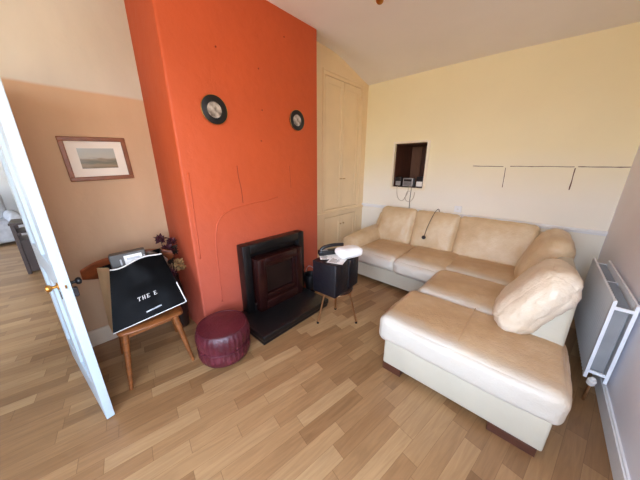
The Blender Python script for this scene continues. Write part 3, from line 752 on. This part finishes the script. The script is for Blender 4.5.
# ------------------------------------------------------------------ dried flowers behind the bag
fx0, fy0 = -2.36, .575
v_ = thing('flower_vase', 'dark vase of plum and straw dried flowers in alcove corner', 'vase', (fx0, fy0, 0))
bm = bmesh.new(); lathe(bm, [(.05, 0), (.06, .02), (.07, .25), (.055, .42), (.04, .5), (.045, .54), (.035, .54), (.03, .45)], 28); finish('vessel', bm, M_pot, v_, True, angle=50)
random.seed(5)
def bloom(p, r, mat, name, n=26):
    bm = bmesh.new()
    for i in range(n):
        th = math.acos(1-1.7*(i+.5)/n); phi = i*2.399
        d = Vector((math.sin(th)*math.cos(phi), math.sin(th)*math.sin(phi), math.cos(th)))
        s = d.cross(Vector((.3, .5, .8))).normalized(); t2 = d.cross(s)
        L0 = r*(.8+.4*random.random()); wd = r*.28
        q = [Vector(p)+d*r*.1, Vector(p)+d*L0*.6+s*wd, Vector(p)+d*L0+t2*wd*.4, Vector(p)+d*L0*.6-s*wd, Vector(p)+d*L0*.6+t2*wd*.7]
        v = [bm.verts.new(x) for x in q]
        bm.faces.new((v[0], v[1], v[4])); bm.faces.new((v[1], v[2], v[4])); bm.faces.new((v[2], v[3], v[4])); bm.faces.new((v[3], v[0], v[4])); bm.faces.new((v[0], v[3], v[2], v[1]))
    finish(name, bm, mat, v_)
blooms = [((.10, -.03, .82), .055, M_petal), ((.03, -.05, .90), .05, M_petal), ((.14, .02, .69), .05, M_gold), ((.10, .045, .63), .045, M_gold), ((.08, -.04, .72), .055, M_stem), ((.02, .02, .78), .06, M_stem), ((.15, -.05, .62), .05, M_petal), ((.06, .02, .87), .045, M_petal)]
for p, r, mm in blooms:
    bloom(p, r, mm, 'flower_head')
    bm = bmesh.new(); tube(bm, catmull([(0, 0, .45), (p[0]*.4, p[1]*.4, .58), p], 5), .003, 6); finish('stem', bm, M_stem, v_, True)

# ------------------------------------------------------------------ pouffe
pf = thing('pouffe', 'round burgundy leather pouffe on the floor before the chimney breast', 'pouffe', (-1.70, .685, 0))
bm = bmesh.new()
def pm(r, z, t):
    e_ = max(0, min(1, (z-.01)/.05))*max(0, min(1, (.28-z)/.05))
    return r*(1+.05*e_*(abs(math.sin(t*15+.6*math.sin(t*5)))**.5-.6)+.008*noise.noise(Vector((math.cos(t)*2, math.sin(t)*2, z*8))))
P = [(r_, z_*.90) for r_, z_ in [(.155, .0), (.175, .008), (.192, .03), (.2, .07), (.2, .11), (.194, .135), (.198, .145), (.193, .155), (.203, .19), (.205, .24), (.198, .285), (.182, .312), (.178, .318), (.172, .318), (.14, .326), (.08, .332), (.02, .334)]]
lathe(bm, P, 156, mod=pm)
finish('body', bm, M_burg, pf, True)
for z, r in ((.131, .201), (.283, .187)):
    bm = bmesh.new(); tube(bm, [(r*math.cos(t), r*math.sin(t), z) for t in [2*math.pi*i/64 for i in range(65)]], .004, 8, cap=False); finish('piping', bm, M_burg, pf, True)

# ------------------------------------------------------------------ stool and what stands on it
stl = thing('stool', 'small three-legged stool with brass tube legs between hearth and sofa', 'stool', (-1.27, 1.63, 0))
sc = Vector((-1.27, 1.63, 0))
bm = bmesh.new(); lathe(bm, [(.13, .375), (.145, .38), (.15, .395), (.145, .41), (.12, .416), (.02, .418)], 40); finish('seat', bm, M_darkwood, stl, True, angle=50)
bm = bmesh.new(); tube(bm, [(.142*math.cos(t), .142*math.sin(t), .378) for t in [2*math.pi*i/48 for i in range(49)]], .006, 8, cap=False); finish('rim', bm, M_copper, stl, True)
for f3 in ((-1.396, 1.494), (-1.116, 1.751), (-1.42, 1.80)):
    d = Vector((f3[0]-sc.x, f3[1]-sc.y, 0)); d2 = d.normalized()*.11
    bm = bmesh.new(); tube(bm, catmull([(d.x, d.y, .006), (d.x*.9, d.y*.9, .1), (d2.x*1.1, d2.y*1.1, .33), (d2.x, d2.y, .376)], 5), .010, 10)
    lg = finish('leg', bm, M_copper, stl, True)
    bm = bmesh.new(); lathe(bm, [(.012, 0), (.013, .015), (.009, .02)], 12, M=Matrix.Translation((d.x, d.y, 0))); finish('foot_cap', bm, M_blackpl, lg, True, angle=40)
bgx = thing('storage_case', 'dark navy storage case on the small stool', 'case', (-1.255, 1.60, .418), math.radians(4))
bm = bmesh.new(); box(bm, (-.125, -.20, 0), (.125, .0, .30), .012, 3); finish('body', bm, M_navy, bgx, True, angle=40)
bm = bmesh.new(); box(bm, (-.125, .008, 0), (.125, .18, .295), .012, 3); finish('body', bm, M_navy, bgx, True, angle=40)
bm = bmesh.new(); box(bm, (-.127, -.004, .02), (.11, .012, .285), .003); finish('hinge_strip', bm, M_blackpl, bgx)
bm = bmesh.new(); box(bm, (.125, -.11, .21), (.131, -.08, .28), .002); finish('strap', bm, M_blackpl, bgx)
bm = bmesh.new(); box(bm, (.125, .07, .21), (.131, .10, .28), .002); finish('strap', bm, M_blackpl, bgx)
zt = .418+.3005
for i, (x, y, a, sx_, sy_, lab) in enumerate(((-1.20, 1.545, 20, .07, .10, 'white leaflet hanging at the near edge of the case'), (-1.25, 1.65, -12, .075, .105, 'white sheet of paper under the rolled towel'), (-1.33, 1.52, 48, .05, .075, 'small white card beside the handset on the case'))):
    bm = bmesh.new(); box(bm, (-sx_, -sy_, 0), (sx_, sy_, .0012)); o = finish('paper_sheet', bm, M_paper, None, loc=(x, y, zt+.001+i*.0016), rot=(0, 0, math.radians(a))); tag(o, lab, 'paper')
    if i != 1:
        bm = bmesh.new()
        for r_ in range(5): box(bm, (-sx_*.8, -sy_*.8+r_*.022, .0012), (sx_*(.2+.1*(r_ % 3)), -sy_*.8+r_*.022+.008, .0016))
        finish('print', bm, M_maroonmetal, o)
tw = cushion('rolled_towel', (.15, .23, .08), .04, M_paper, None, (-1.18, 1.67, zt+.044), rot=(0, 0, math.radians(-20)), puff=(.005, .005, .004), wr=.005, wscale=12, seed=9, cuts=16)
tag(tw, 'rolled white towel lying on top of the navy case', 'towel')
hs = thing('handset', 'black handset lying on the papers on the navy case', 'handset', (-1.345, 1.575, zt+.005), math.radians(-30))
bm = bmesh.new(); box(bm, (-.03, -.09, 0), (.03, .09, .045), .010, 3); finish('body', bm, M_blackpl, hs, True, angle=40)
bm = bmesh.new(); tube(bm, catmull([(0, -.07, .04), (.0, -.04, .07), (0, .05, .085), (0, .15, .08)], 6), [.015]*19, 10); finish('grip', bm, M_blackpl, hs, True)
bm = bmesh.new(); box(bm, (-.022, -.075, .045), (.022, -.005, .047), .001); finish('screen', bm, M_silver, hs)

# ------------------------------------------------------------------ items in the hatch
zs = HZ0+.0125
def hatch_item(name, x0, x1, h, mat, lab, cat, face=None, y=YB+.09, d=.1):
    t = thing(name, lab, cat, ((x0+x1)/2, y, zs))
    w2 = (x1-x0)/2
    bm = bmesh.new(); box(bm, (-w2, -d/2, 0), (w2, d/2, h), .006); finish('body', bm, mat, t)
    return t, w2, d, h
t, w2, d, h = hatch_item('small_box', -1.79, -1.69, .14, M_blackpl, 'black box with pale label at the left of the serving hatch', 'box')
bm = bmesh.new(); box(bm, (-w2*.7, -d/2-.002, .01), (w2*.9, -d/2, .075)); finish('label_sheet', bm, M_silver, t)
t, w2, d, h = hatch_item('radio', -1.655, -1.50, .125, M_silver, 'silver radio in the middle of the serving hatch', 'radio', y=YB+.08)
bm = bmesh.new(); box(bm, (-w2*.8, -d/2-.003, .075), (w2*.8, -d/2, .11), .001); finish('display', bm, M_blackpl, t)
bm = bmesh.new()
for i in range(6): box(bm, (-w2*.8, -d/2-.003, .015+i*.009), (w2*.8, -d/2, .019+i*.009))
finish('grille', bm, M_greypl, t)
t, w2, d, h = hatch_item('small_box', -1.45, -1.352, .15, M_blackpl, 'black box with white lower front at the right of the serving hatch', 'box')
bm = bmesh.new(); box(bm, (-w2*.9, -d/2-.002, .008), (w2*.9, -d/2, .08)); finish('label_sheet', bm, M_paper, t)

def wire(pts, r, mat, name, lab, cat):
    bm = bmesh.new(); tube(bm, catmull(pts, 8), r, 8); o = finish(name, bm, mat, None, True); return tag(o, lab, cat)
yw = YB-.035
wire([(-1.70, YB+.03, HZ0+.025), (-1.71, YB+.005, HZ0+.02), (-1.71, yw, HZ0), (-1.70, yw, 1.06), (-1.66, yw, .99), (-1.60, yw, .98), (-1.56, yw, 1.05), (-1.54, yw, 1.12), (-1.50, yw, 1.13)], .004, M_wire_w, 'cable', 'pale cable hanging in the left loop below the serving hatch', 'cable')
wire([(-1.54, YB+.025, HZ0+.025), (-1.53, YB+.005, HZ0+.02), (-1.52, yw-.012, HZ0), (-1.53, yw-.012, 1.10), (-1.56, yw-.012, 1.03), (-1.53, yw-.012, .98), (-1.47, yw-.012, .98), (-1.43, yw-.012, 1.04), (-1.42, yw-.012, 1.12)], .004, M_wire_w, 'cable', 'pale cable hanging in the right loop below the serving hatch', 'cable')
wire([(-1.50, YB+.025, HZ0+.03), (-1.49, YB+.005, HZ0+.022), (-1.485, yw+.012, HZ0), (-1.49, yw+.01, 1.0), (-1.485, yw+.008, .88), (-1.48, YB-.04, .70)], .004, M_greypl, 'cable', 'dark grey cable running straight down from serving hatch behind sofa', 'cable')
hc = thing('headset_lead', 'black lead with round plug hanging over the sofa back cushion', 'cable', (0, 0, 0))
LEAD = [(-1.01, 3.63, .80), (-1.01, 3.53, .925), (-1.02, 3.43, .905), (-1.03, 3.33, .82), (-1.05, 3.27, .70), (-1.055, 3.22, .60)]
bm = bmesh.new(); tube(bm, catmull(LEAD, 8), .004, 8); finish('lead', bm, M_blackpl, hc, True)
bm = bmesh.new(); lathe(bm, [(.012, -.012), (.024, -.008), (.026, 0), (.024, .01), (.01, .014)], 20, M=Matrix.Translation((-1.056, 3.205, .585)) @ Matrix.Rotation(math.radians(65), 4, 'X')); finish('plug', bm, M_blackpl, hc, True, angle=50)

# socket above the dado
sk = thing('wall_socket', 'white socket plate on the back wall just above the dado rail', 'socket', (-.815, YB, .93))
bm = bmesh.new(); box(bm, (-.045, -.012, -.043), (.045, 0, .043), .004); finish('plate', bm, M_white, sk)
bm = bmesh.new(); box(bm, (-.012, -.016, -.01), (.012, -.012, .01), .002); finish('switch', bm, M_paper, sk)

# ceiling light
cl = thing('ceiling_light', 'brass spotlight fitting on the ceiling at the top edge', 'light', (-1.15, 1.972, ZC))
bm = bmesh.new(); lathe(bm, [(.005, -.03), (.05, -.028), (.06, -.012), (.06, 0)], 28); finish('ceiling_rose', bm, M_brass, cl, True, angle=40)
for a in (132, 252, 12):
    d = Vector((math.cos(math.radians(a)), math.sin(math.radians(a)), 0))
    bm = bmesh.new(); tube(bm, catmull([d*.02+Vector((0, 0, -.02)), d*.09+Vector((0, 0, -.045)), d*.16+Vector((0, 0, -.03))], 6), .007, 8); a_ = finish('arm', bm, M_brass, cl, True)
    bm = bmesh.new(); lathe(bm, [(.01, -.01), (.02, 0), (.032, .05), (.03, .052), (.018, .01)], 20, M=Matrix.Translation(d*.155+Vector((0, 0, -.035))) @ d.to_track_quat('Z', 'Y').to_matrix().to_4x4()); finish('shade', bm, M_brass, a_, True, angle=50)

# ------------------------------------------------------------------ furniture in the room beyond
tb = thing('side_table', 'dark wooden open side table in the room beyond the doorway', 'table', (-5.45, -.30, 0))
bm = bmesh.new(); box(bm, (-.22, -.22, .72), (.22, .24, .75), .006); finish('tabletop', bm, M_darkwood, tb)
for x in (-.19, .19):
    for y in (-.19, .21):
        bm = bmesh.new(); box(bm, (x-.02, y-.02, 0), (x+.02, y+.02, .72), .003); finish('leg', bm, M_darkwood, tb)
bm = bmesh.new(); box(bm, (-.20, -.20, .03), (.20, .22, .50), .004); finish('cabinet', bm, M_darkwood, tb)
bm = bmesh.new(); box(bm, (-.20, -.20, .60), (.20, .22, .62), .004); finish('shelf', bm, M_darkwood, tb)
ac = thing('armchair', 'pale grey armchair beyond the dark side table in the next room', 'armchair', (-7.9, -1.1, 0), math.radians(10))
cushion('seat', (.8, .8, .4), .08, M_greyfab, ac, (0, 0, .25), cuts=12); cushion('backrest', (.25, .8, .6), .1, M_greyfab, ac, (-.35, 0, .7), cuts=12)
for y in (-.42, .42): cushion('armrest', (.8, .2, .55), .08, M_greyfab, ac, (0, y, .32), cuts=12)

# ------------------------------------------------------------------ daylight
W = bpy.data.worlds.new('daylight'); S.world = W; W.use_nodes = True
nt = W.node_tree; bg = nt.nodes['Background']
tc = nt.nodes.new('ShaderNodeTexCoord'); sp = nt.nodes.new('ShaderNodeSeparateXYZ'); nt.links.new(tc.outputs['Generated'], sp.inputs[0])
mr = nt.nodes.new('ShaderNodeMapRange'); mr.inputs['From Min'].default_value = -1; nt.links.new(sp.outputs['Z'], mr.inputs['Value'])
rp = nt.nodes.new('ShaderNodeValToRGB'); e = rp.color_ramp.elements
e[0].color = (.50, .41, .28, 1); e[0].position = .40; e[1].color = (.72, .92, 1.25, 1); e[1].position = .75
x = e.new(.485); x.color = (.58, .51, .38, 1); x = e.new(.53); x.color = (.85, .97, 1.15, 1)
nt.links.new(mr.outputs[0], rp.inputs['Fac']); nt.links.new(rp.outputs[0], bg.inputs['Color']); bg.inputs['Strength'].default_value = 6.0
def portal(name, loc, rot, sx, sy):
    l = bpy.data.lights.new(name, 'AREA'); l.shape = 'RECTANGLE'; l.size = sx; l.size_y = sy; l.cycles.is_portal = True
    o = bpy.data.objects.new(name, l); COL.objects.link(o); o.location = loc; o.rotation_euler = rot
x0, x1, z0, z1 = WIN_F; portal('window_portal', ((x0+x1)/2, YF-.14, (z0+z1)/2), (math.radians(90), 0, 0), x1-x0, z1-z0)
y0, y1, z0, z1 = WIN_R; portal('window_portal', (XR+.14, (y0+y1)/2, (z0+z1)/2), (math.radians(90), 0, math.radians(90)), y1-y0, z1-z0)
portal('window_portal', (-7.1, -3.14, 1.4), (math.radians(90), 0, 0), 1.8, 1.2)

# ------------------------------------------------------------------ camera
H = 1.50
cam = bpy.data.cameras.new('camera'); co = bpy.data.objects.new('camera', cam); COL.objects.link(co)
cam.sensor_width = 36; cam.lens = 240/640*36; cam.clip_start = .02
yaw = math.atan2(230, math.hypot(240, 74)); pit = math.atan(240/776)
co.location = (0, 0, H); co.rotation_euler = (math.pi/2-pit, 0, yaw)
S.camera = co
S.view_settings.view_transform = 'Standard'; S.view_settings.look = 'None'; S.view_settings.gamma = 1; S.view_settings.use_curve_mapping = False
S.view_settings.exposure = 1.56
S.cycles.max_bounces = 10; S.cycles.diffuse_bounces = 6
